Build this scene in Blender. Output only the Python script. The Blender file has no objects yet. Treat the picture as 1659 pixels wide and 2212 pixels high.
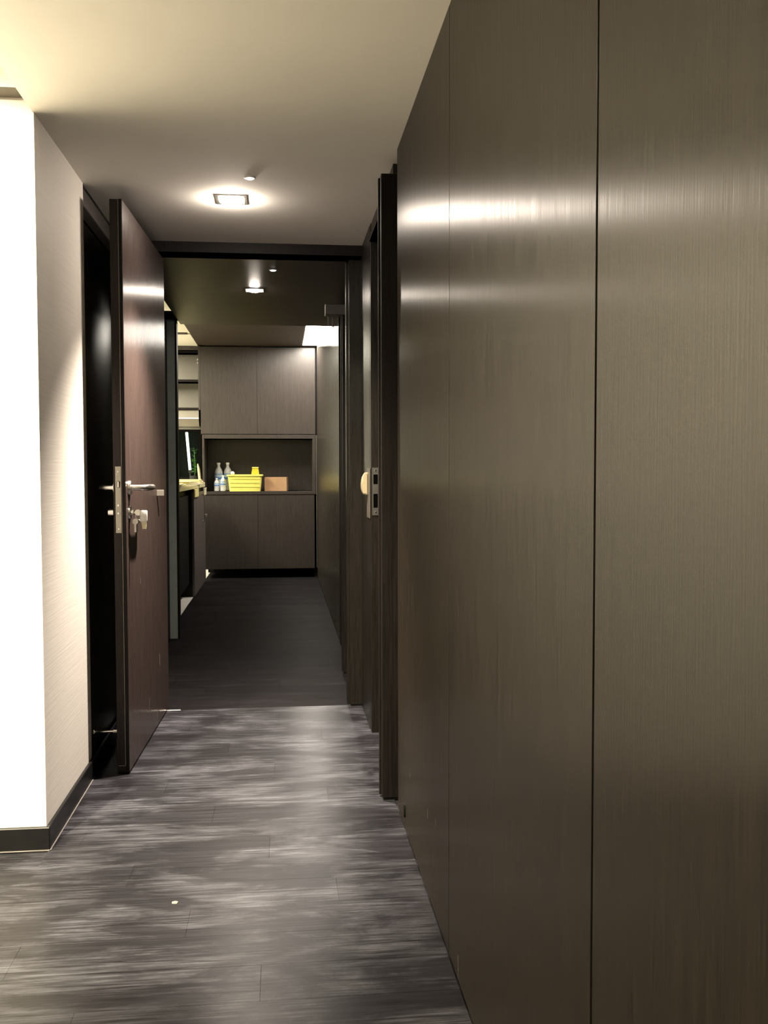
import bpy, bmesh, math, random
from mathutils import Vector, Matrix, Euler

random.seed(7)
SC = bpy.context.scene
COL = SC.collection
PI = math.pi

# ------------------------------------------------------------------ camera
cam_d = bpy.data.cameras.new('camera')
cam = bpy.data.objects.new('camera', cam_d)
COL.objects.link(cam)
cam_d.sensor_fit = 'HORIZONTAL'
cam_d.sensor_width = 36.0
cam_d.lens = 36.0 * 2042.46 / 1659.0
cam_d.clip_start = 0.02
PITCH, YAW, ROLL = 0.0438, 0.1086, -0.0020
fw = Vector((math.sin(YAW) * math.cos(PITCH), math.cos(YAW) * math.cos(PITCH), -math.sin(PITCH)))
rt = Vector((math.cos(YAW), -math.sin(YAW), 0))
up = rt.cross(fw)
r2 = math.cos(ROLL) * rt + math.sin(ROLL) * up
u2 = -math.sin(ROLL) * rt + math.cos(ROLL) * up
M = Matrix((r2, u2, -fw)).transposed().to_4x4()
M.translation = (0, 0, 1.09)
cam.matrix_world = M
SC.camera = cam

# ------------------------------------------------------------------ world, exposure
w = bpy.data.worlds.new('world')
SC.world = w
w.use_nodes = True
w.node_tree.nodes['Background'].inputs[0].default_value = (0.9, 0.9, 1.0, 1)
w.node_tree.nodes['Background'].inputs[1].default_value = 0.02
SC.view_settings.view_transform = 'Standard'
SC.view_settings.look = 'None'
SC.view_settings.gamma = 1.0
SC.view_settings.use_curve_mapping = False
SC.view_settings.exposure = 0.0
SC.cycles.max_bounces = 14
SC.cycles.diffuse_bounces = 10
SC.cycles.glossy_bounces = 5
SC.cycles.transmission_bounces = 8
SC.cycles.sample_clamp_indirect = 40.0
SC.cycles.use_denoising = True
SC.cycles.caustics_reflective = True

# lamp powers (each lamp's light is made in its own builder below)
P_SPOT = 520.0
P_SPOT2 = 45.0
BULB = 360.0
P_WASH = 680.0
P_ROOM_FILL = 35.0
P_KITCHEN = 110.0
E_COVE = 90.0
C_WARM = (1.0, 0.90, 0.66)
C_SPOT = (1.0, 0.87, 0.74)


# ------------------------------------------------------------------ materials
def new_mat(name):
    m = bpy.data.materials.new(name)
    m.use_nodes = True
    nt = m.node_tree
    b = nt.nodes['Principled BSDF']
    return m, nt, b


def setin(b, **kw):
    for k, v in kw.items():
        k = k.replace('_', ' ')
        if k in b.inputs:
            if isinstance(v, tuple) and len(v) == 3:
                v = (*v, 1)
            b.inputs[k].default_value = v


def pos_noise(nt, scale, nscale=1.0, detail=3.0, rough=0.55, dist=0.0):
    g = nt.nodes.new('ShaderNodeNewGeometry')
    mp = nt.nodes.new('ShaderNodeMapping')
    mp.inputs['Scale'].default_value = scale
    nt.links.new(g.outputs['Position'], mp.inputs['Vector'])
    n = nt.nodes.new('ShaderNodeTexNoise')
    n.inputs['Scale'].default_value = nscale
    n.inputs['Detail'].default_value = detail
    n.inputs['Roughness'].default_value = rough
    n.inputs['Distortion'].default_value = dist
    nt.links.new(mp.outputs['Vector'], n.inputs['Vector'])
    return n


def ramp(nt, src, stops):
    r = nt.nodes.new('ShaderNodeValToRGB')
    el = r.color_ramp.elements
    while len(el) < len(stops):
        el.new(0.5)
    for e, (p, c) in zip(el, stops):
        e.position = p
        e.color = (*c, 1) if len(c) == 3 else (c[0], c[0], c[0], 1)
    nt.links.new(src, r.inputs['Fac'])
    return r


def bump(nt, b, src, strength, distance):
    bp = nt.nodes.new('ShaderNodeBump')
    bp.inputs['Strength'].default_value = strength
    bp.inputs['Distance'].default_value = distance
    nt.links.new(src, bp.inputs['Height'])
    nt.links.new(bp.outputs['Normal'], b.inputs['Normal'])
    return bp


def wood(name, dark, light, rough=0.33, aniso=0.9, vertical=True, spec=0.5, bump_d=0.0006, coat=0.0):
    """dark fine-grained veneer, brushed along the grain"""
    m, nt, b = new_mat(name)
    fine = pos_noise(nt, (320, 320, 9) if vertical else (5, 260, 260), 1.0, 2.0)
    broad = pos_noise(nt, (110, 110, 1.6) if vertical else (1.1, 26, 26), 1.0, 3.0)
    mx = nt.nodes.new('ShaderNodeMath')
    mx.operation = 'ADD'
    k = nt.nodes.new('ShaderNodeMath')
    k.operation = 'MULTIPLY'
    k.inputs[1].default_value = 0.72
    nt.links.new(fine.outputs['Fac'], k.inputs[0])
    k2 = nt.nodes.new('ShaderNodeMath')
    k2.operation = 'MULTIPLY'
    k2.inputs[1].default_value = 0.28
    nt.links.new(broad.outputs['Fac'], k2.inputs[0])
    nt.links.new(k.outputs[0], mx.inputs[0])
    nt.links.new(k2.outputs[0], mx.inputs[1])
    r = ramp(nt, mx.outputs[0], [(0.39, dark), (0.61, light)])
    nt.links.new(r.outputs['Color'], b.inputs['Base Color'])
    setin(b, Roughness=rough, Anisotropic=aniso, Specular_IOR_Level=spec, Coat_Weight=coat, Coat_Roughness=0.12)
    if aniso > 0:
        g = nt.nodes.new('ShaderNodeNewGeometry')
        cr = nt.nodes.new('ShaderNodeVectorMath')
        cr.operation = 'CROSS_PRODUCT'
        cr.inputs[1].default_value = (0, 0, 1) if vertical else (1, 0, 0)
        nt.links.new(g.outputs['Normal'], cr.inputs[0])
        nt.links.new(cr.outputs['Vector'], b.inputs['Tangent'])
    rr = nt.nodes.new('ShaderNodeMapRange')
    rr.inputs['From Min'].default_value = 0.35
    rr.inputs['From Max'].default_value = 0.65
    rr.inputs['To Min'].default_value = rough - 0.035
    rr.inputs['To Max'].default_value = rough + 0.035
    nt.links.new(mx.outputs[0], rr.inputs['Value'])
    nt.links.new(rr.outputs['Result'], b.inputs['Roughness'])
    bump(nt, b, fine.outputs['Fac'], 0.38, bump_d)
    return m


def plain(name, col, rough=0.5, metal=0.0, spec=0.5, var=0.06, nscale=18.0, bump_s=0.0, **kw):
    m, nt, b = new_mat(name)
    n = pos_noise(nt, (1, 1, 1), nscale, 3.0)
    lo = tuple(max(0, c * (1 - var)) for c in col)
    hi = tuple(min(1, c * (1 + var)) for c in col)
    r = ramp(nt, n.outputs['Fac'], [(0.3, lo), (0.7, hi)])
    nt.links.new(r.outputs['Color'], b.inputs['Base Color'])
    setin(b, Roughness=rough, Metallic=metal, Specular_IOR_Level=spec, **kw)
    if bump_s:
        n2 = pos_noise(nt, (1, 1, 1), nscale * 12, 2.0)
        bump(nt, b, n2.outputs['Fac'], bump_s, 0.001)
    return m


def emissive(name, col, strength):
    m, nt, b = new_mat(name)
    setin(b, Base_Color=(0.9, 0.9, 0.9), Emission_Color=col, Emission_Strength=strength, Roughness=0.4)
    return m


def floor_mat(name, base, streak, scuff, scuff_lo, scuff_hi, rlo, rhi, spec):
    m, nt, b = new_mat(name)
    s1 = pos_noise(nt, (2.6, 70, 1), 1.0, 7.0, 0.66, 0.7)
    s2 = pos_noise(nt, (7.0, 240, 1), 1.0, 3.0, 0.55)
    big = pos_noise(nt, (2.6, 6.5, 1), 1.0, 6.0, 0.68, 0.4)
    add = nt.nodes.new('ShaderNodeMath')
    add.operation = 'MULTIPLY_ADD'
    nt.links.new(s2.outputs['Fac'], add.inputs[0])
    add.inputs[1].default_value = 0.45
    m2 = nt.nodes.new('ShaderNodeMath')
    m2.operation = 'MULTIPLY'
    m2.inputs[1].default_value = 0.55
    nt.links.new(s1.outputs['Fac'], m2.inputs[0])
    nt.links.new(m2.outputs[0], add.inputs[2])
    r = ramp(nt, add.outputs[0], [(0.38, base), (0.62, streak)])
    # worn, greyed patches
    mul = nt.nodes.new('ShaderNodeMath')
    mul.operation = 'MULTIPLY'
    rs = ramp(nt, add.outputs[0], [(0.40, (0,)), (0.64, (1,))])
    rb = ramp(nt, big.outputs['Fac'], [(scuff_lo, (0,)), (scuff_hi, (1,))])
    nt.links.new(rs.outputs['Color'], mul.inputs[0])
    nt.links.new(rb.outputs['Color'], mul.inputs[1])
    mix = nt.nodes.new('ShaderNodeMix')
    mix.data_type = 'RGBA'
    nt.links.new(mul.outputs[0], mix.inputs['Factor'])
    nt.links.new(r.outputs['Color'], mix.inputs['A'])
    mix.inputs['B'].default_value = (*scuff, 1)
    oi = nt.nodes.new('ShaderNodeObjectInfo')
    hsv = nt.nodes.new('ShaderNodeHueSaturation')
    mr = nt.nodes.new('ShaderNodeMapRange')
    mr.inputs['To Min'].default_value = 0.8
    mr.inputs['To Max'].default_value = 1.2
    nt.links.new(oi.outputs['Random'], mr.inputs['Value'])
    nt.links.new(mr.outputs['Result'], hsv.inputs['Value'])
    nt.links.new(mix.outputs['Result'], hsv.inputs['Color'])
    nt.links.new(hsv.outputs['Color'], b.inputs['Base Color'])
    rr = nt.nodes.new('ShaderNodeMapRange')
    rr.inputs['To Min'].default_value = rlo
    rr.inputs['To Max'].default_value = rhi
    nt.links.new(add.outputs[0], rr.inputs['Value'])
    nt.links.new(rr.outputs['Result'], b.inputs['Roughness'])
    setin(b, Anisotropic=0.75, Specular_IOR_Level=spec)
    tv = nt.nodes.new('ShaderNodeCombineXYZ')
    tv.inputs[1].default_value = 1.0
    nt.links.new(tv.outputs[0], b.inputs['Tangent'])
    bump(nt, b, add.outputs[0], 0.35, 0.0012)
    return m


def wallpaper(name, col):
    m, nt, b = new_mat(name)
    n = pos_noise(nt, (3, 3, 170), 1.0, 2.0)
    r = ramp(nt, n.outputs['Fac'], [(0.3, tuple(c * 0.93 for c in col)), (0.7, col)])
    nt.links.new(r.outputs['Color'], b.inputs['Base Color'])
    setin(b, Roughness=0.6, Specular_IOR_Level=0.3)
    bump(nt, b, n.outputs['Fac'], 0.3, 0.0012)
    return m


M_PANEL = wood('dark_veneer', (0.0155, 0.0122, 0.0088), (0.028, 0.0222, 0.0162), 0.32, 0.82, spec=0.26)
M_PANEL_FAR = wood('dark_gloss_veneer', (0.030, 0.025, 0.020), (0.048, 0.040, 0.032), 0.24, 0.8)
M_CAB = wood('cabinet_veneer', (0.041, 0.034, 0.030), (0.062, 0.052, 0.046), 0.36, 0.6)
M_DOOR = wood('door_veneer', (0.048, 0.033, 0.029), (0.076, 0.053, 0.046), 0.30, 0.85)
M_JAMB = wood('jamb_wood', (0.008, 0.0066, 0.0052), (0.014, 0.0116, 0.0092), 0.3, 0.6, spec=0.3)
M_FRAME = wood('frame_wood', (0.008, 0.006, 0.0055), (0.014, 0.011, 0.010), 0.48, 0.2, spec=0.12)
M_DCEIL = wood('ceiling_veneer', (0.045, 0.035, 0.030), (0.070, 0.055, 0.047), 0.42, 0.0, spec=0.25, vertical=False)
M_BASE = plain('baseboard_dark', (0.008, 0.0075, 0.0075), 0.4, var=0.2, spec=0.3)
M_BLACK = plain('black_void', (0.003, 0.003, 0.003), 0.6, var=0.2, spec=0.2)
M_BASECAB = wood('grey_brown_laminate', (0.095, 0.080, 0.075), (0.14, 0.12, 0.112), 0.4, 0.3)
M_SATIN = plain('satin_steel', (0.36, 0.34, 0.29), 0.36, metal=1.0, var=0.05, nscale=60)
M_NIGHT = plain('night_dark', (0.028, 0.036, 0.034), 0.5)
M_HOLE_SHADE = plain('hole_shade', (0.0015, 0.0015, 0.0015), 0.9, spec=0.0)
M_EDGE = wood('door_edge_wood', (0.016, 0.012, 0.011), (0.026, 0.020, 0.018), 0.42, 0.3, spec=0.2)
M_TAUPE_SHADE = plain('taupe_paint_and_shade', (0.16, 0.145, 0.115), 0.7, spec=0.2)  # taupe paint; on the ceiling strip it stands for shade
M_WALL = wallpaper('cream_wallpaper', (0.80, 0.75, 0.68))
M_CEIL = plain('white_ceiling_paint', (0.90, 0.87, 0.81), 0.85, var=0.02, nscale=3, spec=0.2, bump_s=0.05)
M_PAINT = plain('white_wall_paint', (0.78, 0.76, 0.71), 0.8, var=0.02, nscale=3, spec=0.2)
M_FLOOR = floor_mat('worn_dark_vinyl', (0.005, 0.0043, 0.0055), (0.020, 0.0185, 0.022), (0.165, 0.165, 0.188), 0.46, 0.72, 0.28, 0.44, 0.17)
M_FLOOR2 = floor_mat('dark_vinyl', (0.006, 0.005, 0.0055), (0.014, 0.012, 0.013), (0.035, 0.033, 0.038), 0.50, 0.80, 0.50, 0.66, 0.04)
M_SEAL = plain('pale_sealant', (0.22, 0.20, 0.18), 0.6)
M_TILE = plain('white_tile', (0.75, 0.73, 0.68), 0.25, var=0.04)
M_STEEL = plain('brushed_steel', (0.62, 0.59, 0.55), 0.28, metal=1.0, var=0.05, nscale=60)
M_CHROME = plain('chrome', (0.80, 0.78, 0.74), 0.12, metal=1.0, var=0.02)
M_DARKMETAL = plain('dark_metal', (0.10, 0.095, 0.09), 0.35, metal=0.8)
M_TEAL = plain('grey_green_paint', (0.30, 0.35, 0.32), 0.45, var=0.08)
M_CREAM = plain('cream_plastic', (0.26, 0.215, 0.13), 0.4, var=0.03)
M_PLATE = plain('brown_plate', (0.05, 0.043, 0.034), 0.45)
M_WHITE = plain('white_plastic', (0.85, 0.84, 0.80), 0.35, var=0.02)
M_SHELF_BACK = plain('cream_back_panel', (0.20, 0.185, 0.155), 0.6, var=0.03)
M_YELLOW = plain('yellow_plastic', (0.95, 0.88, 0.20), 0.4, var=0.06)
M_YELLOW2 = plain('deep_yellow_plastic', (0.72, 0.55, 0.04), 0.4, var=0.06)
M_CARD = plain('brown_cardboard', (0.42, 0.25, 0.13), 0.8, var=0.06, bump_s=0.1)
M_PAPER = plain('yellow_paper', (0.72, 0.62, 0.26), 0.7, var=0.12)
M_PAPER2 = plain('cream_paper', (0.70, 0.64, 0.42), 0.7, var=0.10)
M_COUNTER = plain('cream_worktop', (0.60, 0.53, 0.30), 0.35, var=0.08)
M_LABEL = plain('blue_bottle_label', (0.10, 0.25, 0.60), 0.4, var=0.25, nscale=120)
M_LABELW = plain('pale_blue_label', (0.55, 0.68, 0.80), 0.4, var=0.2, nscale=90)
M_LEAF = plain('green_leaf', (0.06, 0.22, 0.03), 0.45, var=0.5, nscale=40)
M_POT = plain('dark_pot', (0.03, 0.035, 0.03), 0.5)
M_BULB = emissive('lit_bulb', C_SPOT, BULB)
M_BULB2 = emissive('lit_bulb_dim', C_SPOT, BULB)
M_COVE = emissive('lit_diffuser', (1.0, 0.92, 0.80), E_COVE)
M_TUBE = emissive('lit_tube', (0.88, 1.0, 0.82), 1.6)
M_LEDW = emissive('lit_warm_strip', C_WARM, 4.0)
M_LEDS = emissive('lit_small_led', (1.0, 0.93, 0.85), 5.0)
M_LEDK = emissive('lit_kitchen_panel', (1.0, 0.93, 0.72), 4.0)


def glass_mat(name, col, rough=0.03, ior=1.4):
    m, nt, b = new_mat(name)
    setin(b, Base_Color=col, Roughness=rough, IOR=ior, Transmission_Weight=1.0)
    return m


M_PET = plain('clear_plastic', (0.88, 0.92, 0.95), 0.2, var=0.15, nscale=70, Transmission_Weight=0.35, IOR=1.33)
M_PANE = glass_mat('window_glass', (0.55, 0.62, 0.60), 0.0, 1.1)


# ------------------------------------------------------------------ mesh helpers
def add_box(bm, lo, hi, bev=0.0, seg=1):
    mat = Matrix.Translation([(a + c) / 2 for a, c in zip(lo, hi)]) @ Matrix.Diagonal([abs(c - a) for a, c in zip(lo, hi)] + [1])
    g = bmesh.ops.create_cube(bm, size=1.0, matrix=mat)
    if bev > 0:
        es = list({e for v in g['verts'] for e in v.link_edges})
        bmesh.ops.bevel(bm, geom=es, offset=bev, segments=seg, affect='EDGES', profile=0.5)


def add_cyl(bm, p0, p1, r0, r1=None, n=20):
    r1 = r0 if r1 is None else r1
    p0, p1 = Vector(p0), Vector(p1)
    d = p1 - p0
    mt = Matrix.Translation((p0 + p1) / 2) @ d.to_track_quat('Z', 'Y').to_matrix().to_4x4()
    bmesh.ops.create_cone(bm, cap_ends=True, segments=n, radius1=r0, radius2=r1, depth=d.length, matrix=mt)


def add_lathe(bm, prof, n=24, origin=(0, 0, 0)):
    ox, oy, oz = origin
    rings = []
    for r, z in prof:
        if r < 1e-6:
            rings.append([bm.verts.new((ox, oy, oz + z))])
        else:
            rings.append([bm.verts.new((ox + r * math.cos(2 * PI * k / n), oy + r * math.sin(2 * PI * k / n), oz + z)) for k in range(n)])
    for a, c in zip(rings, rings[1:]):
        for k in range(n):
            k2 = (k + 1) % n
            va = [a[0]] if len(a) == 1 else [a[k], a[k2]]
            vc = [c[0]] if len(c) == 1 else [c[k2], c[k]]
            f = va + vc
            if len(f) >= 3:
                bm.faces.new(f)


def add_tube(bm, pts, r, n=10, closed=False):
    pts = [Vector(p) for p in pts]
    rings = []
    N = len(pts)
    prev = None
    for i, p in enumerate(pts):
        a = pts[(i - 1) % N] if (closed or i > 0) else p
        c = pts[(i + 1) % N] if (closed or i < N - 1) else p
        t = (c - a).normalized()
        if prev is None:
            x = t.orthogonal().normalized()
        else:
            x = (prev - t * prev.dot(t)).normalized()
        prev = x
        y = t.cross(x)
        rr = r[i] if isinstance(r, (list, tuple)) else r
        rings.append([bm.verts.new(p + rr * (math.cos(2 * PI * k / n) * x + math.sin(2 * PI * k / n) * y)) for k in range(n)])
    prs = list(zip(rings, rings[1:])) + ([(rings[-1], rings[0])] if closed else [])
    for a, c in prs:
        for k in range(n):
            bm.faces.new((a[k], a[(k + 1) % n], c[(k + 1) % n], c[k]))
    if not closed:
        bm.faces.new(rings[0][::-1])
        bm.faces.new(rings[-1])


def add_prism(bm, poly, axis, lo, hi):
    """poly: 2-D outline on the two other axes, extruded along axis"""
    def P(a, c, t):
        v = [a, c]
        v.insert(axis, t)
        return v
    b0 = [bm.verts.new(P(a, c, lo)) for a, c in poly]
    b1 = [bm.verts.new(P(a, c, hi)) for a, c in poly]
    n = len(poly)
    bm.faces.new(b0)
    bm.faces.new(b1[::-1])
    for k in range(n):
        bm.faces.new((b0[k], b1[k], b1[(k + 1) % n], b0[(k + 1) % n]))


def obj(name, bm, m, parent=None, smooth=False):
    bmesh.ops.recalc_face_normals(bm, faces=bm.faces[:])
    me = bpy.data.meshes.new(name)
    bm.to_mesh(me)
    bm.free()
    me.materials.append(m)
    if smooth:
        for p in me.polygons:
            p.use_smooth = True
        try:
            me.set_sharp_from_angle(angle=math.radians(40))
        except Exception:
            pass
    o = bpy.data.objects.new(name, me)
    COL.objects.link(o)
    if parent is not None:
        o.parent = parent
    return o


def box(name, lo, hi, m, parent=None, bev=0.0, seg=1):
    bm = bmesh.new()
    add_box(bm, lo, hi, bev, seg)
    return obj(name, bm, m, parent)


def boxes(name, lst, m, parent=None, bev=0.0):
    bm = bmesh.new()
    for lo, hi in lst:
        add_box(bm, lo, hi, bev)
    return obj(name, bm, m, parent)


def tag(o, label, cat, group=None, kind=None):
    o['label'] = label
    o['category'] = cat
    if group:
        o['group'] = group
    if kind:
        o['kind'] = kind
    return o


def thing(name, label, cat, loc=(0, 0, 0), rotz=0.0, group=None, kind=None):
    o = bpy.data.objects.new(name, None)
    o.empty_display_size = 0.05
    COL.objects.link(o)
    o.location = loc
    o.rotation_euler = (0, 0, rotz)
    return tag(o, label, cat, group, kind)


def struct(o, label, cat):
    return tag(o, label, cat, None, 'structure')


def light(name, kind, loc, power, col, parent, size=0.05, sy=None, rot=(0, 0, 0), spot=None, blend=0.5):
    d = bpy.data.lights.new(name, kind)
    d.energy = power
    d.color = col
    if kind == 'AREA':
        d.shape = 'RECTANGLE'
        d.size = size
        d.size_y = sy or size
    else:
        d.shadow_soft_size = size
    if kind == 'SPOT':
        d.spot_size = spot
        d.spot_blend = blend
    o = bpy.data.objects.new(name, d)
    COL.objects.link(o)
    o.location = loc
    o.rotation_euler = rot
    o.parent = parent
    return o


# ------------------------------------------------------------------ measures
XR = 0.368          # right wall face
XL = -0.68          # left wall face
H = 2.094           # white ceiling
YC = 2.78           # corner where the white wall turns left
YB = 4.256          # end of the white ceiling
YT = 4.35           # change of floor, door line
ZLOW = 2.048        # low dark ceiling
YLOW = 6.33         # its far end
ZHI = 2.345         # high ceiling beyond
YF = 9.66           # face of the far cabinets
YEND = 10.45        # end wall behind them


# ================================================================== STRUCTURE
# ---- floor with planks laid across the corridor
fl = thing('floor', 'dark wood-look vinyl plank floor, scuffed grey in front of the inner doorway', 'floor', kind='structure')
box('subfloor', (-2.62, -2.6, -0.06), (0.9, YEND, -0.004), M_FLOOR, fl)


def plank(x0, x1, y0, y1, m):
    e, z0, z1 = 0.0003, -0.0035, 0.0
    v = [(x0, y0, z0), (x1, y0, z0), (x1, y1, z0), (x0, y1, z0),
         (x0, y0, z1 - e), (x1, y0, z1 - e), (x1, y1, z1 - e), (x0, y1, z1 - e),
         (x0 + e, y0 + e, z1), (x1 - e, y0 + e, z1), (x1 - e, y1 - e, z1), (x0 + e, y1 - e, z1)]
    f = [(8, 9, 10, 11)]
    for a in range(4):
        c = (a + 1) % 4
        f += [(a, c, c + 4, a + 4), (a + 4, c + 4, c + 8, a + 8)]
    me = bpy.data.meshes.new('plank')
    me.from_pydata(v, [], f)
    me.materials.append(m)
    o = bpy.data.objects.new('plank', me)
    COL.objects.link(o)
    o.parent = fl


PW, G = 0.145, 0.00012
y = 1.19
row = 0
while y < 10.4:
    y1 = y + PW
    if y < YT < y1 - 0.002:
        y1 = YT
    far = y >= YT - 1e-4
    xa = -1.45 if y1 < YC - 0.01 else (-0.672 if y < 4.3 else -0.757)
    xb = XR if not (3.0 < y < 3.9) else XR + 0.03
    off = (row * 0.37) % 0.92
    cuts = [xa]
    x = -1.9 + off
    while x < xb:
        if x > xa + 0.08 and x < xb - 0.08:
            cuts.append(x)
        x += 0.92
    cuts.append(xb)
    for a, c in zip(cuts, cuts[1:]):
        plank(a + G, c - G, y + G, y1 - G, M_FLOOR2 if far else M_FLOOR)
    y = y1
    row += 1
# metal threshold glint under the open door's hinge corner
box('threshold', (-0.55, YT - 0.012, -0.001), (-0.46, YT + 0.004, 0.003), M_STEEL, fl, 0.001)

kf = thing('floor', 'white tiled kitchen floor beyond the corridor\'s left opening', 'floor', kind='structure')
ty = 6.30
while ty < YEND - 0.05:
    tx = -0.757
    while tx > -2.55:
        box('tile', (max(tx - 0.30, -2.6) + 0.002, ty + 0.002, -0.003), (tx - 0.002, min(ty + 0.30, YEND) - 0.002, 0.002), M_TILE, kf, 0.001)
        tx -= 0.30
    ty += 0.30

# ---- right wall: big veneer panels with open joints
wr = thing('wall_right', 'long right-hand wall of dark brown vertical-grain veneer panels, satin sheen', 'wall', kind='structure')
box('backing', (XR + 0.012, -2.6, 0.0), (XR + 0.10, 2.972, H), M_BLACK, wr)
edges = [(2.0545, 2.975), (1.0850, 2.0505), (0.10, 1.0780), (-0.88, 0.0935), (-1.86, -0.8865), (-2.6, -1.8665)]
for a, c in edges:
    box('panel', (XR, a, 0.006), (XR + 0.018, c, H - 0.002), M_PANEL, wr, 0.0004)
tag(wr, wr['label'], 'wall', None, 'structure')
bm = bmesh.new()
add_cyl(bm, (XR - 0.004, 2.80, 0.060), (XR + 0.004, 2.80, 0.060), 0.011, 0.011, 18)
bmesh.ops.scale(bm, vec=(1, 0.75, 1.9), space=Matrix.Translation((-XR, -2.80, -0.060)), verts=bm.verts[:])
obj('rubber_plug', bm, M_BLACK, wr)

# ---- doorway in the right wall: near post, head, far jamb, inner lining
dr = thing('trim_1', 'dark wooden door frame standing proud of the right wall, with steel strike plate', 'door frame', kind='structure')
box('post', (XR - 0.041, 3.064, 0.008), (XR + 0.10, 3.100, 2.044), M_FRAME, dr, 0.0015)
box('rebate', (XR - 0.047, 3.100, 0.008), (XR + 0.10, 3.118, 2.040), M_FRAME, dr, 0.0015)
box('post_gap_shade', (XR - 0.036, 3.068, 0.0), (XR + 0.09, 3.112, 0.008), M_BLACK, dr)  # black filler standing for the shadow gap under the post
box('head_panel', (XR + 0.004, 3.118, 2.040), (XR + 0.10, 3.873, H - 0.001), M_PANEL, dr, 0.001)
box('head_rail', (XR - 0.006, 3.118, 2.020), (XR + 0.10, 3.873, 2.040), M_FRAME, dr, 0.001)
box('far_jamb', (XR + 0.001, 3.873, 0.0), (XR + 0.20, 3.905, H - 0.001), M_JAMB, dr, 0.001)
box('lining', (XR + 0.06, 2.976, 0.0), (XR + 0.20, 3.062, H), M_FRAME, dr)
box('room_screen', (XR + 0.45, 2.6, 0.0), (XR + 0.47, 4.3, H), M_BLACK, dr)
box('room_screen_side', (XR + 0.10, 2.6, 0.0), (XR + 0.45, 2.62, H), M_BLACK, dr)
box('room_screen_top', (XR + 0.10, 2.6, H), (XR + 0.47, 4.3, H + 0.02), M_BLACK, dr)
# strike plate with two real openings, facing the doorway
sp = boxes('strike_plate', [((0.3735, 3.8705, 0.906), (0.3785, 3.8745, 1.102)), ((0.3970, 3.8705, 0.906), (0.4020, 3.8745, 1.102)),
                            ((0.3785, 3.8705, 0.906), (0.3970, 3.8745, 0.937)), ((0.3785, 3.8705, 0.994), (0.3970, 3.8745, 1.034)),
                            ((0.3785, 3.8705, 1.074), (0.3970, 3.8745, 1.102))], M_STEEL, dr)
box('strike_hole_shade', (0.3785, 3.8722, 0.930), (0.3970, 3.8732, 1.080), M_HOLE_SHADE, sp)  # black sheet stands for the shade inside the openings
for zz in (0.918, 1.090):
    bm = bmesh.new()
    add_cyl(bm, (0.388, 3.8708, zz), (0.388, 3.8690, zz), 0.004, 0.003, 12)
    obj('screw', bm, M_CHROME, sp)

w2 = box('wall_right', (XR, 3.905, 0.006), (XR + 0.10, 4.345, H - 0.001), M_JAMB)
struct(w2, 'short dark veneer wall panel between the two door frames, cream switch on it', 'wall')

# ---- inner doorway at the change of floor
d1 = thing('trim_2', 'dark wooden frame of the inner corridor doorway, below the end of the white ceiling', 'door frame', kind='structure')
box('jamb', (0.314, 4.331, 0.006), (XR + 0.05, 4.375, 2.048), M_JAMB, d1, 0.0015)
box('jamb_gap_shade', (0.318, 4.335, 0.0), (XR, 4.372, 0.006), M_BLACK, d1)  # black filler standing for the dark gap below the jamb
box('jamb_stop', (0.303, 4.375, 0.0), (XR + 0.05, 4.43, 2.048), M_JAMB, d1, 0.0015)
box('head', (-0.70, YB, ZLOW), (XR + 0.05, YB + 0.12, H + 0.06), M_FRAME, d1, 0.001)
box('hinge_jamb', (-0.70, 4.395, 0.0), (-0.60, 4.44, ZLOW), M_FRAME, d1, 0.001)

# ---- second doorway on the right, with a closer
d2 = thing('trim_3', 'slim dark wooden door post on the right beyond the inner doorway', 'door frame', kind='structure')
box('post', (XR - 0.041, 5.020, 0.008), (XR + 0.06, 5.056, 1.966), M_FRAME, d2, 0.0015)
box('rebate', (XR - 0.047, 5.056, 0.008), (XR + 0.06, 5.075, 1.960), M_FRAME, d2, 0.0015)
box('post_gap_shade', (XR - 0.036, 5.024, 0.0), (XR, 5.07, 0.008), M_BLACK, d2)  # black filler painted in as the gap's shadow, like the near post
box('far_jamb', (XR - 0.004, 5.92, 0.0), (XR + 0.2, 5.955, 2.046), M_FRAME, d2, 0.001)
w3 = box('wall_right', (XR, 4.43, 0.0), (XR + 0.10, 5.018, ZLOW), M_PANEL_FAR)
struct(w3, 'narrow strip of dark panelling behind the inner doorway\'s right jamb', 'wall')
w3b = box('wall_right', (XR + 0.30, 4.9, 0.0), (XR + 0.34, 6.0, ZLOW + 0.3), M_BLACK)
struct(w3b, 'black unlit room side behind the second right doorway', 'wall')
wf = thing('wall_right', 'far glossy dark panelled right wall running to the cabinets at the end', 'wall', kind='structure')
for a, c in ((5.957, 7.25), (7.253, 8.55), (8.553, YEND)):
    box('panel', (XR, a, 0.006), (XR + 0.03, c, ZLOW if c < 6 else ZHI), M_PANEL_FAR, wf, 0.001)

dc = thing('door_closer', 'dark metal door closer body above the slim door post on the right', 'door closer', (0.30, 5.03, 1.94))
box('body', (-0.063, -0.012, -0.030), (0.066, 0.05, 0.027), M_DARKMETAL, dc, 0.003)
bm = bmesh.new()
add_box(bm, (-0.045, 0.055, -0.075), (-0.038, 0.065, -0.028))
add_box(bm, (-0.020, 0.055, -0.085), (-0.013, 0.065, -0.028))
obj('arm', bm, M_DARKMETAL, dc)

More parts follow.
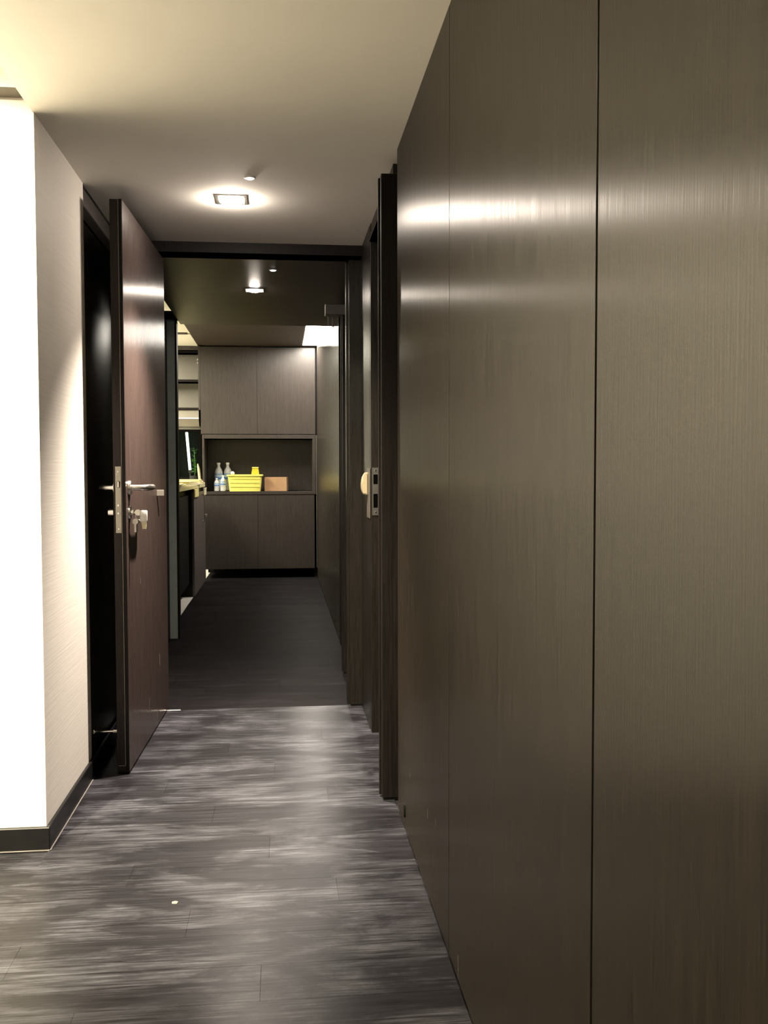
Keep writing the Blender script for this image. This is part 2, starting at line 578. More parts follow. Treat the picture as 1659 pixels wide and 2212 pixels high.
# ---- left: white wall block with its corner, dark base
wl = boxes('wall_left', [((-2.6, YC, 0.0), (XL, 3.44, 2.131))], M_WALL)
struct(wl, 'bright cream papered wall block with a sharp corner, left of the open door', 'wall')
ws = box('wall_left', (-2.6, 2.72, 2.131), (XL - 0.003, YC + 0.1, 2.136), M_TAUPE_SHADE)  # strip colour darkened to stand for its unlit underside
struct(ws, 'narrow ceiling strip, coloured dark to stand for shade, over the bright wall at top left', 'ceiling strip')
wd = thing('wall_left', 'dark wood panelled wall in shadow behind the open door', 'wall', kind='structure')
box('panel', (-0.73, 3.442, 0.06), (-0.688, 4.395, 1.972), M_CAB, wd, 0.002)
box('header_panel', (-0.73, 3.442, 1.982), (-0.690, 4.395, H), M_CAB, wd, 0.002)
box('backing', (-0.75, 3.442, 0.0), (-0.70, 4.395, H), M_BLACK, wd)
bb = thing('baseboard_left', 'low dark baseboard wrapping the foot of the bright wall corner', 'baseboard', kind='structure')
box('front_board', (-2.6, YC - 0.014, 0.0), (XL + 0.012, YC, 0.066), M_BASE, bb, 0.002)
box('side_board', (XL, YC - 0.002, 0.0), (XL + 0.012, 4.39, 0.066), M_BASE, bb, 0.002)
boxes('sealant_bead', [((XL + 0.012, YC - 0.017, -0.001), (XL + 0.0150, 3.42, 0.0015)), ((-2.6, YC - 0.017, -0.001), (XL + 0.0150, YC - 0.014, 0.0015))], M_SEAL, bb)

# ---- front room shell, behind and left of the camera
wb = box('wall_back', (-2.7, -2.7, 0.0), (XR + 0.1, -2.6, 2.6), M_PAINT)
struct(wb, 'white wall behind the camera', 'wall')
wo = box('wall_left', (-2.7, -2.6, 0.0), (-2.6, YC, 2.6), M_PAINT)
struct(wo, 'white outer wall of the front room, left of the camera', 'wall')
ce = thing('ceiling', 'flat cream white ceiling over the corridor and front room', 'ceiling', kind='structure')
box('corridor_ceiling', (XL - 0.003, 3.07, H), (XR + 0.1, YB, H + 0.05), M_CEIL, ce)
box('front_ceiling', (XL - 0.003, -2.6, H - 0.0015), (XR + 0.1, 3.069, H + 0.05), M_CEIL, ce)
box('raised_ceiling', (-2.6, -2.6, 2.30), (XL, 2.72, 2.34), M_CEIL, ce)
box('cove_side', (XL - 0.004, -2.6, H + 0.03), (XL + 0.02, 2.70, 2.31), M_CEIL, ce)
box('cove_end', (-2.6, 2.72, 2.136), (XL, 2.76, 2.34), M_CEIL, ce)

# ---- dark ceilings beyond the inner doorway
c2 = box('ceiling', (-0.645, YB + 0.12, ZLOW), (XR + 0.34, YLOW, ZLOW + 0.02), M_DCEIL)
struct(c2, 'low dark veneer ceiling with a small square spotlight beyond the inner doorway', 'ceiling')
c2e = boxes('trim_4', [((-0.645, YLOW - 0.02, ZLOW + 0.02), (XR + 0.1, YLOW, ZHI + 0.03)), ((-0.645, YB + 0.12, ZLOW + 0.02), (-0.625, YLOW, ZHI + 0.03))], M_DCEIL)
struct(c2e, 'dark upstand along the edge of the low dark ceiling', 'trim')
c3 = box('ceiling', (-0.815, YLOW, ZHI), (XR + 0.1, YEND, ZHI + 0.03), M_DCEIL)
struct(c3, 'higher dark veneer ceiling in front of the far cabinets', 'ceiling')
c4 = thing('ceiling', 'pale cream kitchen ceiling with a narrow air slot, seen past the left post', 'ceiling', kind='structure')
box('board', (-2.6, YB + 0.12, ZHI), (-0.815, 8.835, ZHI + 0.03), M_CEIL, c4)
box('board', (-2.6, 8.85, ZHI - 0.006), (-0.815, YEND, ZHI + 0.03), M_CEIL, c4)
box('air_slot', (-1.6, 8.78, ZHI - 0.010), (-0.838, 8.85, ZHI + 0.001), M_PLATE, c4, 0.002)

# ---- kitchen side
kw = thing('wall_left', 'kitchen walls around the lit space left of the corridor', 'wall', kind='structure')
box('outer_wall', (-2.7, YC, 0.0), (-2.6, YEND, ZHI), M_PAINT, kw)
box('near_wall', (-2.6, 3.44, 0.0), (-0.75, 3.5, ZHI), M_PAINT, kw)
box('light_block_partition', (-2.6, 6.225, 0.0), (-0.745, 6.265, 2.06), M_TEAL, kw)  # unseen wall, made solid to keep kitchen light off the corridor floor
box('vestibule_wall', (-0.80, 4.44, 0.0), (-0.72, 6.22, ZLOW), M_FRAME, kw)
kb = thing('wall_back', 'end wall of the kitchen below the open shelves, cut by a window', 'wall', kind='structure')
YW = 10.25
box('lower_wall', (-2.6, YW, 0.0), (-0.76, YW + 0.05, 1.02), M_PAINT, kb)
box('upper_wall', (-2.6, YW, 1.52), (-0.76, YW + 0.05, ZHI), M_PAINT, kb)
box('side_wall', (-2.6, YW, 1.02), (-1.20, YW + 0.05, 1.52), M_PAINT, kb)
box('outer_side', (-0.78, YW, 0.0), (0.5, YW + 0.20, ZHI), M_BLACK, kb)
pt = thing('trim_5', 'grey-green painted post with a flat lintel at the left kitchen opening', 'post', kind='structure')
box('post', (-0.738, 6.215, 0.0), (-0.672, 6.27, 2.06), M_TEAL, pt, 0.002)
box('side_strip', (-0.672, 6.225, 0.0), (-0.660, 6.30, 2.06), M_FRAME, pt, 0.001)
box('lintel', (-1.5, 6.212, 2.06), (-0.647, 6.275, 2.114), M_FRAME, pt, 0.002)
we = box('wall_back', (-2.7, YEND, 0.0), (0.9, YEND + 0.05, 2.6), M_BLACK)
struct(we, 'unlit end wall behind the far cabinets', 'wall')

wn = thing('window_1', 'small dark night window in the kitchen end wall under the open shelves', 'window', kind='structure')
box('pane', (-1.20, YW + 0.02, 1.02), (-0.78, YW + 0.026, 1.52), M_PANE, wn)
box('sill', (-1.22, 9.90, 0.934), (-0.785, YW, 0.964), M_TAUPE_SHADE, wn, 0.002)
box('night_backing', (-1.20, YW + 0.16, 1.0), (-0.78, YW + 0.17, 1.54), M_NIGHT, wn)
boxes('frame', [((-1.22, YW - 0.005, 1.0), (-0.77, YW + 0.03, 1.025)), ((-1.22, YW - 0.005, 1.505), (-0.77, YW + 0.03, 1.53)),
                ((-0.865, YW - 0.02, 1.0), (-0.84, YW + 0.03, 1.53)), ((-1.22, YW - 0.005, 1.0), (-1.20, YW + 0.03, 1.53))], M_FRAME, wn)

# ================================================================== THE OPEN DOOR
DA = -math.atan2(0.030, 0.945)
door = thing('door_1', 'dark brown veneer door standing open on the left, steel lever and keys in its lock', 'door', (-0.548, 3.440, 0.0), DA, kind='structure')
DL, DT = 0.945, 0.0435
box('leaf', (-DT, 0.0, 0.010), (-0.0115, DL, 2.043), M_EDGE, door, 0.0012)
box('face_panel', (-0.0110, 0.003, 0.008), (0.0, DL, 2.043), M_DOOR, door, 0.0008)
box('edge_lip', (-0.0112, -0.004, 0.008), (-0.0002, 0.003, 2.043), M_FRAME, door, 0.0008)
boxes('edge_seal', [((-0.0145, -0.0012, 0.032), (-0.0125, 0.002, 2.040)), ((-0.0385, -0.0012, 0.030), (-0.0125, 0.002, 0.032))], M_SEAL, door)
box('drip_bar', (-DT + 0.002, -0.001, 0.004), (-0.0115, 0.9, 0.012), M_BLACK, door)
fp = box('lock_faceplate', (-0.0365, -0.0030, 0.869), (-0.0145, 0.001, 1.107), M_SATIN, door, 0.0012)
box('latch', (-0.0300, -0.009, 1.030), (-0.0200, -0.002, 1.055), M_CHROME, fp, 0.002)
for zz in (0.968, 0.940):
    bm = bmesh.new()
    add_cyl(bm, (-0.0255, -0.002, zz), (-0.0255, -0.0065, zz), 0.0045, 0.004, 14)
    obj('bolt_pin', bm, M_CHROME, fp, True)
for zz in (1.088, 0.884):
    bm = bmesh.new()
    add_cyl(bm, (-0.0255, -0.0028, zz), (-0.0255, -0.0042, zz), 0.0032, 0.0028, 12)
    obj('screw', bm, M_CHROME, fp, True)


def lever(side, zc, yc):
    """side +1: corridor face, -1: wall face"""
    x0 = 0.0 if side > 0 else -DT
    bm = bmesh.new()
    add_cyl(bm, (x0, yc, zc), (x0 + side * 0.009, yc, zc), 0.026, 0.025, 28)
    lv = obj('rosette', bm, M_STEEL, door, True)
    bm = bmesh.new()
    pts = [(x0 + side * 0.006, yc, zc), (x0 + side * 0.040, yc, zc), (x0 + side * 0.056, yc + 0.004, zc), (x0 + side * 0.064, yc + 0.018, zc),
           (x0 + side * 0.066, yc + 0.05, zc), (x0 + side * 0.066, yc + 0.105, zc), (x0 + side * 0.060, yc + 0.125, zc - 0.001), (x0 + side * 0.050, yc + 0.132, zc - 0.002)]
    add_tube(bm, pts, [0.0105, 0.0105, 0.0115, 0.0115, 0.0113, 0.011, 0.0105, 0.0085], 14)
    obj('lever', bm, M_STEEL, lv, True)


lever(1, 1.030, 0.062)
lever(-1, 1.030, 0.062)
for side in (1, -1):
    x0 = 0.0 if side > 0 else -DT
    bm = bmesh.new()
    add_cyl(bm, (x0, 0.062, 0.940), (x0 + side * 0.006, 0.062, 0.940), 0.024, 0.023, 28)
    rs = obj('cylinder_rosette', bm, M_STEEL, door, True)
    bm = bmesh.new()
    if side > 0:
        add_cyl(bm, (x0, 0.062, 0.940), (x0 + 0.016, 0.062, 0.940), 0.0105, 0.010, 20)
        obj('lock_cylinder', bm, M_CHROME, rs, True)
    else:
        add_cyl(bm, (x0 - 0.005, 0.062, 0.940), (x0 - 0.012, 0.062, 0.940), 0.008, 0.008, 20)
        add_cyl(bm, (x0 - 0.012, 0.062, 0.940), (x0 - 0.030, 0.062, 0.940), 0.0145, 0.0135, 24)
        obj('thumb_turn', bm, M_STEEL, rs, True)
box('catch_block', (-0.0005, 0.67, 0.983), (0.030, 0.685, 1.010), M_TAUPE_SHADE, door, 0.002)
for zz in (0.25, 1.02, 1.82):
    bm = bmesh.new()
    add_cyl(bm, (-DT - 0.006, DL + 0.002, zz - 0.05), (-DT - 0.006, DL + 0.002, zz + 0.05), 0.006, 0.006, 12)
    obj('hinge', bm, M_STEEL, door, True)

# keys hanging in the lock
ks = thing('key_bunch', 'bunch of keys with a white tag hanging from the open door\'s lock', 'keys', (-0.530, 3.502, 0.940), DA)
bm = bmesh.new()
add_box(bm, (-0.006, -0.0012, -0.004), (0.006, 0.0012, 0.004), 0.0004)
add_cyl(bm, (0.014, -0.0015, 0.0), (0.014, 0.0015, 0.0), 0.011, 0.011, 22)
obj('key', bm, M_CHROME, ks)
bm = bmesh.new()
add_tube(bm, [(0.019 + 0.013 * math.sin(a), 0.0, -0.014 + 0.013 * math.cos(a)) for a in [2 * PI * k / 20 for k in range(20)]], 0.0012, 8, True)
obj('ring', bm, M_CHROME, ks, True)
bm = bmesh.new()
add_box(bm, (0.020, -0.004, -0.034), (0.048, 0.004, 0.008), 0.0038, 2)
tg = obj('tag', bm, M_WHITE, ks, True)
bm = bmesh.new()
add_prism(bm, [(0.026, -0.034), (0.045, -0.034), (0.043, -0.060), (0.030, -0.060)], 1, -0.003, 0.003)
obj('tag_tab', bm, M_PAPER2, tg)
for k, (dx, rz) in enumerate(((0.004, 0.3), (0.010, -0.2))):
    bm = bmesh.new()
    add_cyl(bm, (dx, -0.001 + 0.003 * k, -0.033), (dx, 0.001 + 0.003 * k, -0.033), 0.0105, 0.0105, 18)
    add_box(bm, (dx - 0.0035, -0.001 + 0.003 * k, -0.072), (dx + 0.0035, 0.001 + 0.003 * k, -0.040))
    obj('key', bm, M_DARKMETAL if k else M_STEEL, ks)

# door stop between the dark wall and the door
ds = thing('door_stop', 'small bright steel door stop at the foot of the dark wall behind the door', 'door stop', (-0.688, 3.53, 0.133))
bm = bmesh.new()
add_cyl(bm, (0.0, 0, 0), (0.004, 0, 0), 0.012, 0.011, 18)
add_cyl(bm, (0.004, 0, 0), (0.070, 0, 0), 0.0045, 0.0045, 14)
obj('rod', bm, M_CHROME, ds, True)
bm = bmesh.new()
add_cyl(bm, (0.070, 0, 0), (0.084, 0, 0), 0.0095, 0.0085, 18)
obj('buffer', bm, M_STEEL, ds, True)

# cream switch on the right wall strip
sw = thing('wall_switch', 'cream domed wall switch on a brown plate between the right door frames', 'switch', (XR, 3.985, 1.036))
box('plate', (-0.004, -0.10, -0.145), (0.0, 0.03, 0.062), M_PLATE, sw, 0.0015)
bm = bmesh.new()
prof = []
for k in range(13):
    a = PI * k / 12
    tt = math.cos(a)
    prof.append((-0.004 - 0.026 * (1 - 0.5 * abs(tt + 0.15) ** 2.2) if 0 < k < 12 else -0.004, 0.047 * math.copysign(abs(tt) ** 0.8, tt)))
add_prism(bm, [(x, z) for x, z in prof], 1, -0.030, 0.030)
bmesh.ops.bevel(bm, geom=[e for e in bm.edges if abs(e.verts[0].co.y - e.verts[1].co.y) < 1e-6], offset=0.004, segments=2, affect='EDGES')
obj('cover', bm, M_CREAM, sw, True)


# ================================================================== CEILING LAMPS
def spotlight(loc, s, label, m_bulb, power, spot_deg, trim_m, drop):
    t = thing('ceiling_spotlight', label, 'ceiling lamp', loc, 0.0)
    hs, b = s / 2, 0.012
    boxes('trim_ring', [((-hs, -hs, -0.004), (hs, -hs + b, 0.0)), ((-hs, hs - b, -0.004), (hs, hs, 0.0)),
                        ((-hs, -hs + b, -0.004), (-hs + b, hs - b, 0.0)), ((hs - b, -hs + b, -0.004), (hs, hs - b, 0.0))], trim_m, t, 0.0008)
    box('baffle', (-hs + b, -hs + b, -0.0022), (hs - b, hs - b, -0.0008), M_WHITE, t)
    bm = bmesh.new()
    R = hs - b - 0.004
    add_lathe(bm, [(0.0, -0.002 - drop)] + [(R * math.sin(PI / 2 * k / 8), -0.002 - drop * math.cos(PI / 2 * k / 8)) for k in range(1, 9)], 28)
    obj('bulb', bm, m_bulb, t, True)
    light('spot_lamp', 'SPOT', (0, 0, -drop - 0.008), power, C_SPOT, t, 0.014, spot=math.radians(spot_deg), blend=1.0)
    return t


spotlight((-0.174, 3.585, H), 0.115, 'square recessed spotlight glaring in the cream white corridor ceiling', M_BULB, P_SPOT, 100, M_STEEL, 0.028)
spotlight((-0.131, 5.100, ZLOW), 0.095, 'small square spotlight shining in the low dark ceiling', M_BULB2, P_SPOT2, 115, M_WHITE, 0.012)
for loc, label in (((-0.098, 3.312, H), 'small round white LED light on the cream ceiling beside the big spotlight'),
                   ((-0.030, 4.580, ZLOW), 'small round white LED light on the dark ceiling just past the doorway')):
    t = thing('small_ceiling_light', label, 'ceiling lamp', loc)
    bm = bmesh.new()
    add_lathe(bm, [(0.015, -0.005), (0.019, -0.004), (0.020, 0.0), (0.0, 0.0), (0.015, -0.003)], 28)
    obj('ring', bm, M_WHITE, t, True)
    bm = bmesh.new()
    add_lathe(bm, [(0.0, -0.009), (0.010, -0.0075), (0.0155, -0.004), (0.0, -0.003)], 20)
    obj('diffuser', bm, M_LEDS, t, True)

cl = thing('ceiling_light_panel', 'bright rectangular light panel at the far right end of the dark ceiling', 'ceiling lamp', (0.295, 8.90, ZHI))
box('diffuser', (-0.068, -0.68, -0.006), (0.070, 0.62, -0.001), M_COVE, cl)
boxes('frame', [((-0.075, -0.69, -0.008), (-0.068, 0.63, 0.0)), ((0.070, -0.69, -0.008), (0.0725, 0.63, 0.0))], M_WHITE, cl)

# lamps of the front room (outside the frame; the round ones are added fill) and kitchen
for k, x in enumerate((-1.05, -1.95)):
    t = thing('wall_spotlight', ('warm spotlight in the raised ceiling aimed at the bright wall, nearer the corridor', 'warm spotlight in the raised ceiling aimed at the bright wall, farther left')[k], 'ceiling lamp', (x, 1.55, 2.30))
    bm = bmesh.new()
    add_lathe(bm, [(0.03, -0.02), (0.05, -0.02), (0.055, 0.0), (0.0, 0.0), (0.03, -0.005)], 28)
    obj('ring', bm, M_WHITE, t, True)
    bm = bmesh.new()
    add_lathe(bm, [(0.0, -0.012), (0.03, -0.012)], 24)
    obj('lens', bm, M_LEDW, t, True)
    light('spot_lamp', 'SPOT', (0, 0, -0.03), P_WASH, C_WARM, t, 0.03, rot=(math.radians(45), 0, 0), spot=math.radians(86), blend=0.5)
for k, (x, yy) in enumerate(((-1.5, 0.9), (-1.5, -1.2))):  # unseen lamps added for ambient light from the camera side
    t = thing('room_fill_light', ('added unseen fill light of the front room, beside the camera', 'added unseen fill light of the front room, behind the camera')[k], 'ceiling lamp', (x, yy, 2.30))
    bm = bmesh.new()
    add_lathe(bm, [(0.0, -0.03), (0.16, -0.03), (0.18, -0.02), (0.18, 0.0), (0.0, 0.0)], 28)
    obj('diffuser', bm, M_LEDW, t, True)
    light('fill_lamp', 'AREA', (0, 0, -0.035), P_ROOM_FILL, C_WARM, t, 0.3, 0.3)
t = thing('kitchen_light', 'flat kitchen ceiling light hidden left of the corridor post', 'ceiling lamp', (-1.75, 9.0, ZHI - 0.016))
box('diffuser', (-0.3, -0.6, -0.04), (0.3, 0.6, 0.0), M_LEDK, t, 0.004)
light('kitchen_lamp', 'AREA', (0, 0, -0.045), P_KITCHEN, (1.0, 0.93, 0.74), t, 0.55, 1.1)

# ================================================================== FAR CABINETS
uc = thing('wall_cabinet', 'upper pair of plain dark brown cabinet doors at the corridor\'s end', 'cabinet', (-0.22, YF, 1.459))
box('body', (-0.575, 0.019, 0.0), (0.575, 0.55, ZHI - 1.459 - 0.002), M_FRAME, uc)
DW = 0.571
box('door', (-0.573, 0.0, 0.002), (-0.0125, 0.018, ZHI - 1.459 - 0.012), M_CAB, uc, 0.0012)
box('door', (-0.0095, 0.0, 0.002), (0.573, 0.018, ZHI - 1.459 - 0.012), M_CAB, uc, 0.0012)
box('side_filler', (0.576, 0.03, -0.6), (0.586, 0.5, ZHI - 1.459 - 0.002), M_FRAME, uc)

nc = thing('open_cabinet', 'dark open niche between upper and lower cabinets holding bottles and boxes', 'cabinet', (-0.217, YF, 0.85))
box('back_panel', (-0.54, 0.36, 0.03), (0.54, 0.375, 0.58), M_CAB, nc)
box('shelf', (-0.545, -0.004, 0.0), (0.545, 0.40, 0.032), M_CAB, nc, 0.0015)
box('top_rail', (-0.545, 0.0, 0.565), (0.572, 0.40, 0.605), M_CAB, nc, 0.0015)
box('side_panel', (-0.565, -0.002, 0.0), (-0.545, 0.40, 0.605), M_CAB, nc, 0.0015)
box('side_panel', (0.540, -0.002, 0.0), (0.572, 0.40, 0.605), M_CAB, nc, 0.0015)
box('trim_strip', (0.576, 0.0, -0.75), (0.582, 0.02, 0.60), M_STEEL, nc)

bc = thing('base_cabinet', 'floating lower cabinet with two plain dark doors under the open niche', 'cabinet', (-0.217, YF, 0.095))
box('body', (-0.545, 0.019, 0.0), (0.560, 0.55, 0.753), M_FRAME, bc)
box('door', (-0.543, 0.0, 0.0), (-0.0165, 0.018, 0.750), M_CAB, bc, 0.0012)
box('door', (-0.0145, 0.0, 0.0), (0.556, 0.018, 0.750), M_CAB, bc, 0.0012)


# ---- bottles, basket and box in the niche
def bottle(loc, hgt, r, label, group, full=True):
    t = thing('water_bottle', label, 'bottle', loc, random.uniform(0, 6), group)
    s = hgt / 0.29
    bm = bmesh.new()
    add_lathe(bm, [(0.0, 0.004), (r * 0.75, 0.0), (r, 0.010 * s), (r, 0.06 * s), (r * 0.94, 0.075 * s), (r, 0.09 * s), (r, 0.175 * s),
                   (r * 0.97, 0.195 * s), (r * 0.75, 0.222 * s), (0.38 * r, 0.245 * s), (0.34 * r, 0.272 * s), (0.0, 0.272 * s)], 28)
    obj('bottle_body', bm, M_PET, t, True)
    bm = bmesh.new()
    add_lathe(bm, [(r * 1.012, 0.118 * s), (r * 1.012, 0.142 * s)], 28)
    add_lathe(bm, [(r * 1.012, 0.168 * s), (r * 1.012, 0.176 * s)], 28)
    obj('label', bm, M_LABEL, t, True)
    bm = bmesh.new()
    add_lathe(bm, [(r * 1.012, 0.142 * s), (r * 1.012, 0.168 * s)], 28)
    obj('label_band', bm, M_LABELW, t, True)
    bm = bmesh.new()
    add_lathe(bm, [(0.0, 0.270 * s), (0.44 * r, 0.270 * s), (0.44 * r, 0.287 * s), (0.38 * r, 0.290 * s), (0.0, 0.290 * s)], 22)
    obj('cap', bm, M_WHITE, t, True)


ZS = 0.882
bottle((-0.638, 9.92, ZS), 0.292, 0.042, 'tall clear water bottle with white cap, leftmost in the niche', 'water bottles in the niche')
bottle((-0.546, 9.93, ZS), 0.294, 0.042, 'tall clear water bottle with white cap, just left of the yellow basket', 'water bottles in the niche')
bottle((-0.585, 9.755, ZS), 0.162, 0.028, 'short clear bottle in front of the gap between the tall bottles', 'water bottles in the niche')
bottle((-0.650, 9.765, ZS), 0.135, 0.026, 'short clear bottle in front of the leftmost tall bottle', 'water bottles in the niche')

bk = thing('storage_basket', 'bright yellow plastic storage basket in the niche beside the bottles', 'basket', (-0.362, 9.775, ZS))
bm = bmesh.new()


def ring(z, hx, hy, r):
    out = []
    for cx, cy, a0 in ((hx - r, hy - r, 0), (-hx + r, hy - r, PI / 2), (-hx + r, -hy + r, PI), (hx - r, -hy + r, 1.5 * PI)):
        for k in range(5):
            a = a0 + PI / 2 * k / 4
            out.append(bm.verts.new((cx + r * math.cos(a), cy + r * math.sin(a), z)))
    return out


rs_ = [ring(0.0, 0.155, 0.075, 0.02), ring(0.150, 0.172, 0.088, 0.02), ring(0.156, 0.182, 0.096, 0.022), ring(0.171, 0.182, 0.096, 0.022),
       ring(0.171, 0.176, 0.090, 0.02), ring(0.150, 0.168, 0.084, 0.02), ring(0.005, 0.150, 0.071, 0.02)]
bm.faces.new(rs_[0][::-1])
bm.faces.new(rs_[-1])
for a, c in zip(rs_, rs_[1:]):
    n = len(a)
    for k in range(n):
        bm.faces.new((a[k], a[(k + 1) % n], c[(k + 1) % n], c[k]))
obj('tub', bm, M_YELLOW, bk, True)
bm = bmesh.new()
for zz in (0.045, 0.085, 0.125):
    add_box(bm, (-0.150, -0.0885 - (0.15 - zz) * -0.085 - 0.003, zz), (0.150, -0.080 - (0.15 - zz) * -0.085, zz + 0.005))
obj('rib', bm, M_YELLOW, bk)
sc_ = thing('yellow_scoop', 'yellow scoop handle sticking up from the right end of the yellow basket', 'scoop', (-0.260, 9.785, ZS + 0.006))
bm = bmesh.new()
add_prism(bm, [(-0.035, 0.0), (0.035, 0.0), (0.040, 0.17), (0.030, 0.236), (-0.026, 0.236), (-0.040, 0.17)], 1, -0.006, 0.006)
obj('blade', bm, M_YELLOW2, sc_)
boxes('rim', [((-0.032, -0.014, 0.228), (0.034, 0.014, 0.240))], M_YELLOW, sc_, 0.003)
bl = bmesh.new()
bmesh.ops.create_uvsphere(bl, u_segments=20, v_segments=12, radius=0.021, matrix=Matrix.Translation((-0.490, 9.80, ZS + 0.183)))
add_box(bl, (-0.505, 9.785, ZS + 0.006), (-0.475, 9.815, ZS + 0.17), 0.004)
o = obj('white_bottle', bl, M_WHITE, None, True)
tag(o, 'white round-capped small bottle peeking over the basket\'s left end', 'bottle')

cb = thing('cardboard_box', 'plain brown cardboard box in the niche, right of the yellow basket', 'box', (-0.045, 9.83, ZS), -0.10)
box('carton', (-0.113, -0.085, 0.0), (0.113, 0.10, 0.142), M_CARD, cb, 0.0015)
box('flap', (-0.113, -0.085, 0.142), (0.113, 0.006, 0.1435), M_CARD, cb)
box('flap', (-0.113, 0.008, 0.142), (0.113, 0.10, 0.1435), M_CARD, cb)

# ================================================================== KITCHEN SIDE, LEFT
su = thing('shelf_unit', 'open shelf unit with dark shelves and cream back left of the far cabinets', 'shelf', (-1.13, YF, 1.70))
ZT = ZHI - 0.008 - 1.70
box('back_panel', (-0.33, 0.20, 0.0), (0.315, 0.215, ZT), M_SHELF_BACK, su)
for zz in (0.0, 0.280, 0.572):
    box('shelf', (-0.33, 0.0, zz), (0.315, 0.20, zz + 0.024), M_FRAME, su, 0.001)
box('top_rail', (-0.33, 0.0, ZT - 0.055), (0.315, 0.03, ZT), M_CAB, su, 0.001)
box('upright', (0.315, 0.0, 0.0), (0.335, 0.22, ZT), M_CAB, su, 0.001)
box('upright', (-0.35, 0.0, 0.0), (-0.33, 0.22, ZT), M_CAB, su, 0.001)
# two small hooks catching light
bm = bmesh.new()
add_box(bm, (0.288, 0.185, 0.515), (0.300, 0.20, 0.535), 0.002)
add_box(bm, (0.288, 0.185, 0.482), (0.300, 0.20, 0.500), 0.002)
obj('hook', bm, M_CHROME, su)

hd = thing('range_hood', 'cream range hood under the open shelves at the kitchen end', 'range hood', (-1.10, YF + 0.01, 1.54))
bm = bmesh.new()
add_prism(bm, [(0.0, 0.075), (0.0, 0.158), (0.5, 0.158), (0.5, 0.0), (0.04, 0.0)], 0, -0.34, 0.285)
obj('canopy', bm, M_SHELF_BACK, hd)
box('lip', (-0.34, -0.005, 0.072), (0.285, 0.01, 0.082), M_WHITE, hd, 0.001)

wt = box('worktop', (-1.40, 6.35, 0.934), (-0.745, 9.50, 0.964), M_COUNTER, None, 0.002)
tag(wt, 'cream yellow kitchen worktop running along the left of the corridor', 'worktop')
bs = thing('base_cabinet', 'grey-brown kitchen base cabinet with bar handles under the worktop', 'cabinet', (-0.745, 8.262, 0.0))
box('body', (-0.60, 0.0, 0.0), (-0.019, 1.225, 0.932), M_FRAME, bs)
for a, c in ((0.0, 0.64), (0.643, 1.225)):
    d = box('door', (-0.018, a, 0.006), (0.0, c, 0.900), M_BASECAB, bs, 0.0012)
    yy = c - 0.05 if a > 0 else c + 0.12
    if a == 0.0:
        continue
    bm = bmesh.new()
    yy = 0.78
    add_tube(bm, [(0.002, yy, 0.615), (0.026, yy, 0.618), (0.028, yy, 0.63), (0.028, yy, 0.85), (0.026, yy, 0.862), (0.002, yy, 0.865)], 0.005, 10)
    obj('handle', bm, M_CHROME, d, True)
    bm = bmesh.new()
    add_cyl(bm, (0.0, 1.19, 0.655), (0.022, 1.19, 0.655), 0.012, 0.014, 16)
    obj('knob', bm, M_STEEL, d, True)

ap = thing('dishwasher', 'black undercounter appliance in the dark bay beside the left post', 'appliance', (-0.80, 6.36, 0.0))
box('casing', (-0.55, 0.0, 0.09), (0.0, 1.88, 0.925), M_BLACK, ap, 0.004)
box('door_panel', (0.0, 0.01, 0.12), (0.012, 1.87, 0.88), M_BLACK, ap, 0.003)
for yy in (0.12, 1.76):
    bm = bmesh.new()
    add_cyl(bm, (-0.08, yy, 0.002), (-0.08, yy, 0.092), 0.018, 0.018, 14)
    obj('foot', bm, M_BLACK, ap)

for k, (loc, sx, sy, h_, rz, m, lab) in enumerate((((-0.90, 7.55, 0.964), 0.15, 0.42, 0.026, 0.05, M_PAPER, 'stack of yellow papers on the near end of the cream worktop'),
                                                 ((-0.88, 8.55, 0.964), 0.13, 0.34, 0.036, -0.06, M_PAPER2, 'thick cream folder stack in the middle of the cream worktop'),
                                                 ((-0.87, 9.25, 0.964), 0.12, 0.22, 0.044, 0.0, M_PAPER, 'yellow folded bag at the far end of the cream worktop'))):
    t = thing('paper_stack', lab, 'papers', loc, rz, 'papers on the kitchen worktop')
    n = 3
    for q in range(n):
        o = box('sheet_bundle', (-sx + 0.006 * (q % 2), -sy, h_ * q / n), (sx - 0.008 * q, sy - 0.02 * q, h_ * (q + 1) / n - 0.001), (m, M_PAPER2, M_PAPER)[q], t, 0.001)
        o.rotation_euler = (0, 0, 0.03 * (q - 1))

br = thing('corner_bracket', 'pale yellow block under the worktop edge at the base cabinet\'s near corner', 'block', (-0.745, 8.30, 0.90))
box('block', (0.001, -0.06, -0.04), (0.014, 0.30, 0.033), M_PAPER, br, 0.003)
bx = thing('corner_bracket', 'small cream block under the far end of the worktop, above the knob', 'block', (-0.745, 9.25, 0.90))
box('block', (0.001, 0.0, -0.045), (0.014, 0.23, 0.025), M_PAPER2, bx, 0.003)
box('lip', (0.014, 0.0, 0.018), (0.018, 0.23, 0.025), M_PAPER2, bx, 0.001)

tb = thing('light_tube', 'slim white light tube leaning in front of the kitchen window', 'lamp', (-0.953, 10.17, 1.10))
bm = bmesh.new()
add_box(bm, (-0.014, -0.008, 0.0), (0.014, 0.008, 0.40), 0.004, 2)
o = obj('tube', bm, M_TUBE, tb, True)
o.rotation_euler = (0, math.radians(-4.5), 0)
bm = bmesh.new()
add_box(bm, (-0.017, -0.010, -0.03), (0.017, 0.010, 0.0), 0.002)
obj('holder', bm, M_POT, tb)
box('stem', (-0.008, -0.008, -0.128), (0.008, 0.008, -0.028), M_POT, tb)
box('foot', (-0.03, -0.03, -0.1355), (0.03, 0.03, -0.126), M_POT, tb, 0.002)

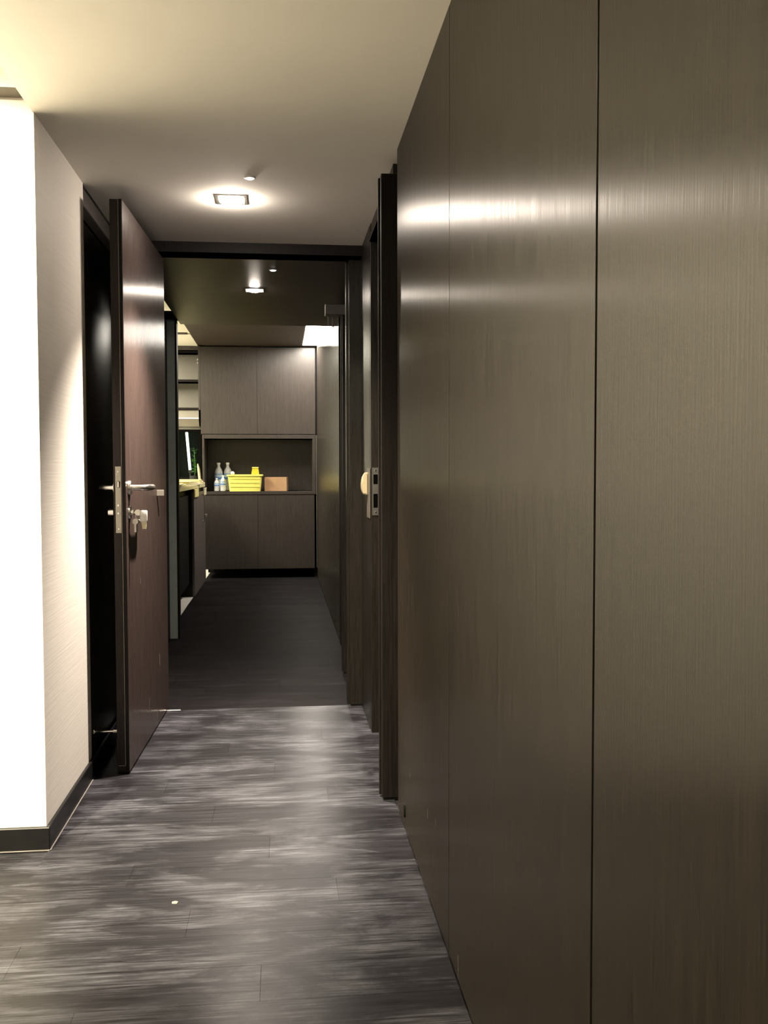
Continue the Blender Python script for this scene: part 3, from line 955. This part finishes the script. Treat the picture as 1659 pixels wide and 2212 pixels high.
pp = thing('potted_plant', 'leafy green plant in a dark pot in the kitchen window', 'plant', (-0.895, 10.06, 0.9645))
bm = bmesh.new()
add_lathe(bm, [(0.0, 0.0), (0.040, 0.0), (0.052, 0.075), (0.046, 0.075), (0.044, 0.066), (0.0, 0.066)], 22)
obj('pot', bm, M_POT, pp, True)
bm = bmesh.new()
add_tube(bm, [(0, 0, 0.06), (0.004, 0, 0.20), (-0.002, 0, 0.35)], 0.004, 8)
obj('stem', bm, M_LEAF, pp, True)
for k in range(34):
    a = random.uniform(0, 2 * PI)
    z = random.uniform(0.10, 0.36)
    L = random.uniform(0.035, 0.06)
    wd_ = L * 0.28
    bm = bmesh.new()
    vs = [bm.verts.new(p) for p in ((0, 0, 0), (L * 0.4, wd_, 0.004), (L * 0.4, -wd_, 0.004), (L, 0, -0.004), (L * 0.4, 0, 0.010))]
    for f in ((0, 1, 4), (0, 4, 2), (1, 3, 4), (2, 4, 3)):
        bm.faces.new([vs[i] for i in f])
    lf = obj('leaf', bm, M_LEAF, pp)
    lf.location = (0.002 * math.cos(a), 0.002 * math.sin(a), z)
    lf.rotation_euler = (random.uniform(-0.4, 0.4), random.uniform(-1.0, 0.1), a)

sq = thing('cream_tube', 'small cream tube leaning against the window frame above the worktop', 'tube', (-0.845, 9.965, 0.9645))
bm = bmesh.new()
add_tube(bm, [(0.012, 0, 0.0), (0.010, 0, 0.05), (0.0, 0, 0.14), (-0.010, 0, 0.20)], [0.016, 0.016, 0.014, 0.006], 14)
obj('body', bm, M_PAPER2, sq, True)

# ---- small scratches and a paper scrap
for yy, z0, z1 in ((0.268, 0.655, 0.680), (0.430, 0.120, 0.172), (0.620, 0.040, 0.072), (0.70, 0.25, 0.30)):
    box('scratch', (-0.0004, yy - 0.0012, z0), (0.0004, yy + 0.0012, z1), M_SEAL, door)
for yy, z0, z1 in ((2.233, 0.226, 0.248), (1.938, 0.010, 0.060), (2.36, 0.20, 0.225), (2.688, 0.200, 0.210)):
    box('scratch', (XR - 0.0003, yy - 0.0005, z0), (XR + 0.0003, yy + 0.0005, z1), M_SEAL, wr)
sc_p = bmesh.new()
add_prism(sc_p, [(-0.007, -0.006), (0.005, -0.008), (0.008, 0.004), (0.000, 0.009), (-0.008, 0.005)], 2, 0.0, 0.0012)
o = obj('paper_scrap', sc_p, M_SEAL)
o.location = (-0.273, 2.387, 0.0)
tag(o, 'tiny pale paper scrap lying on the dark floor planks', 'scrap')
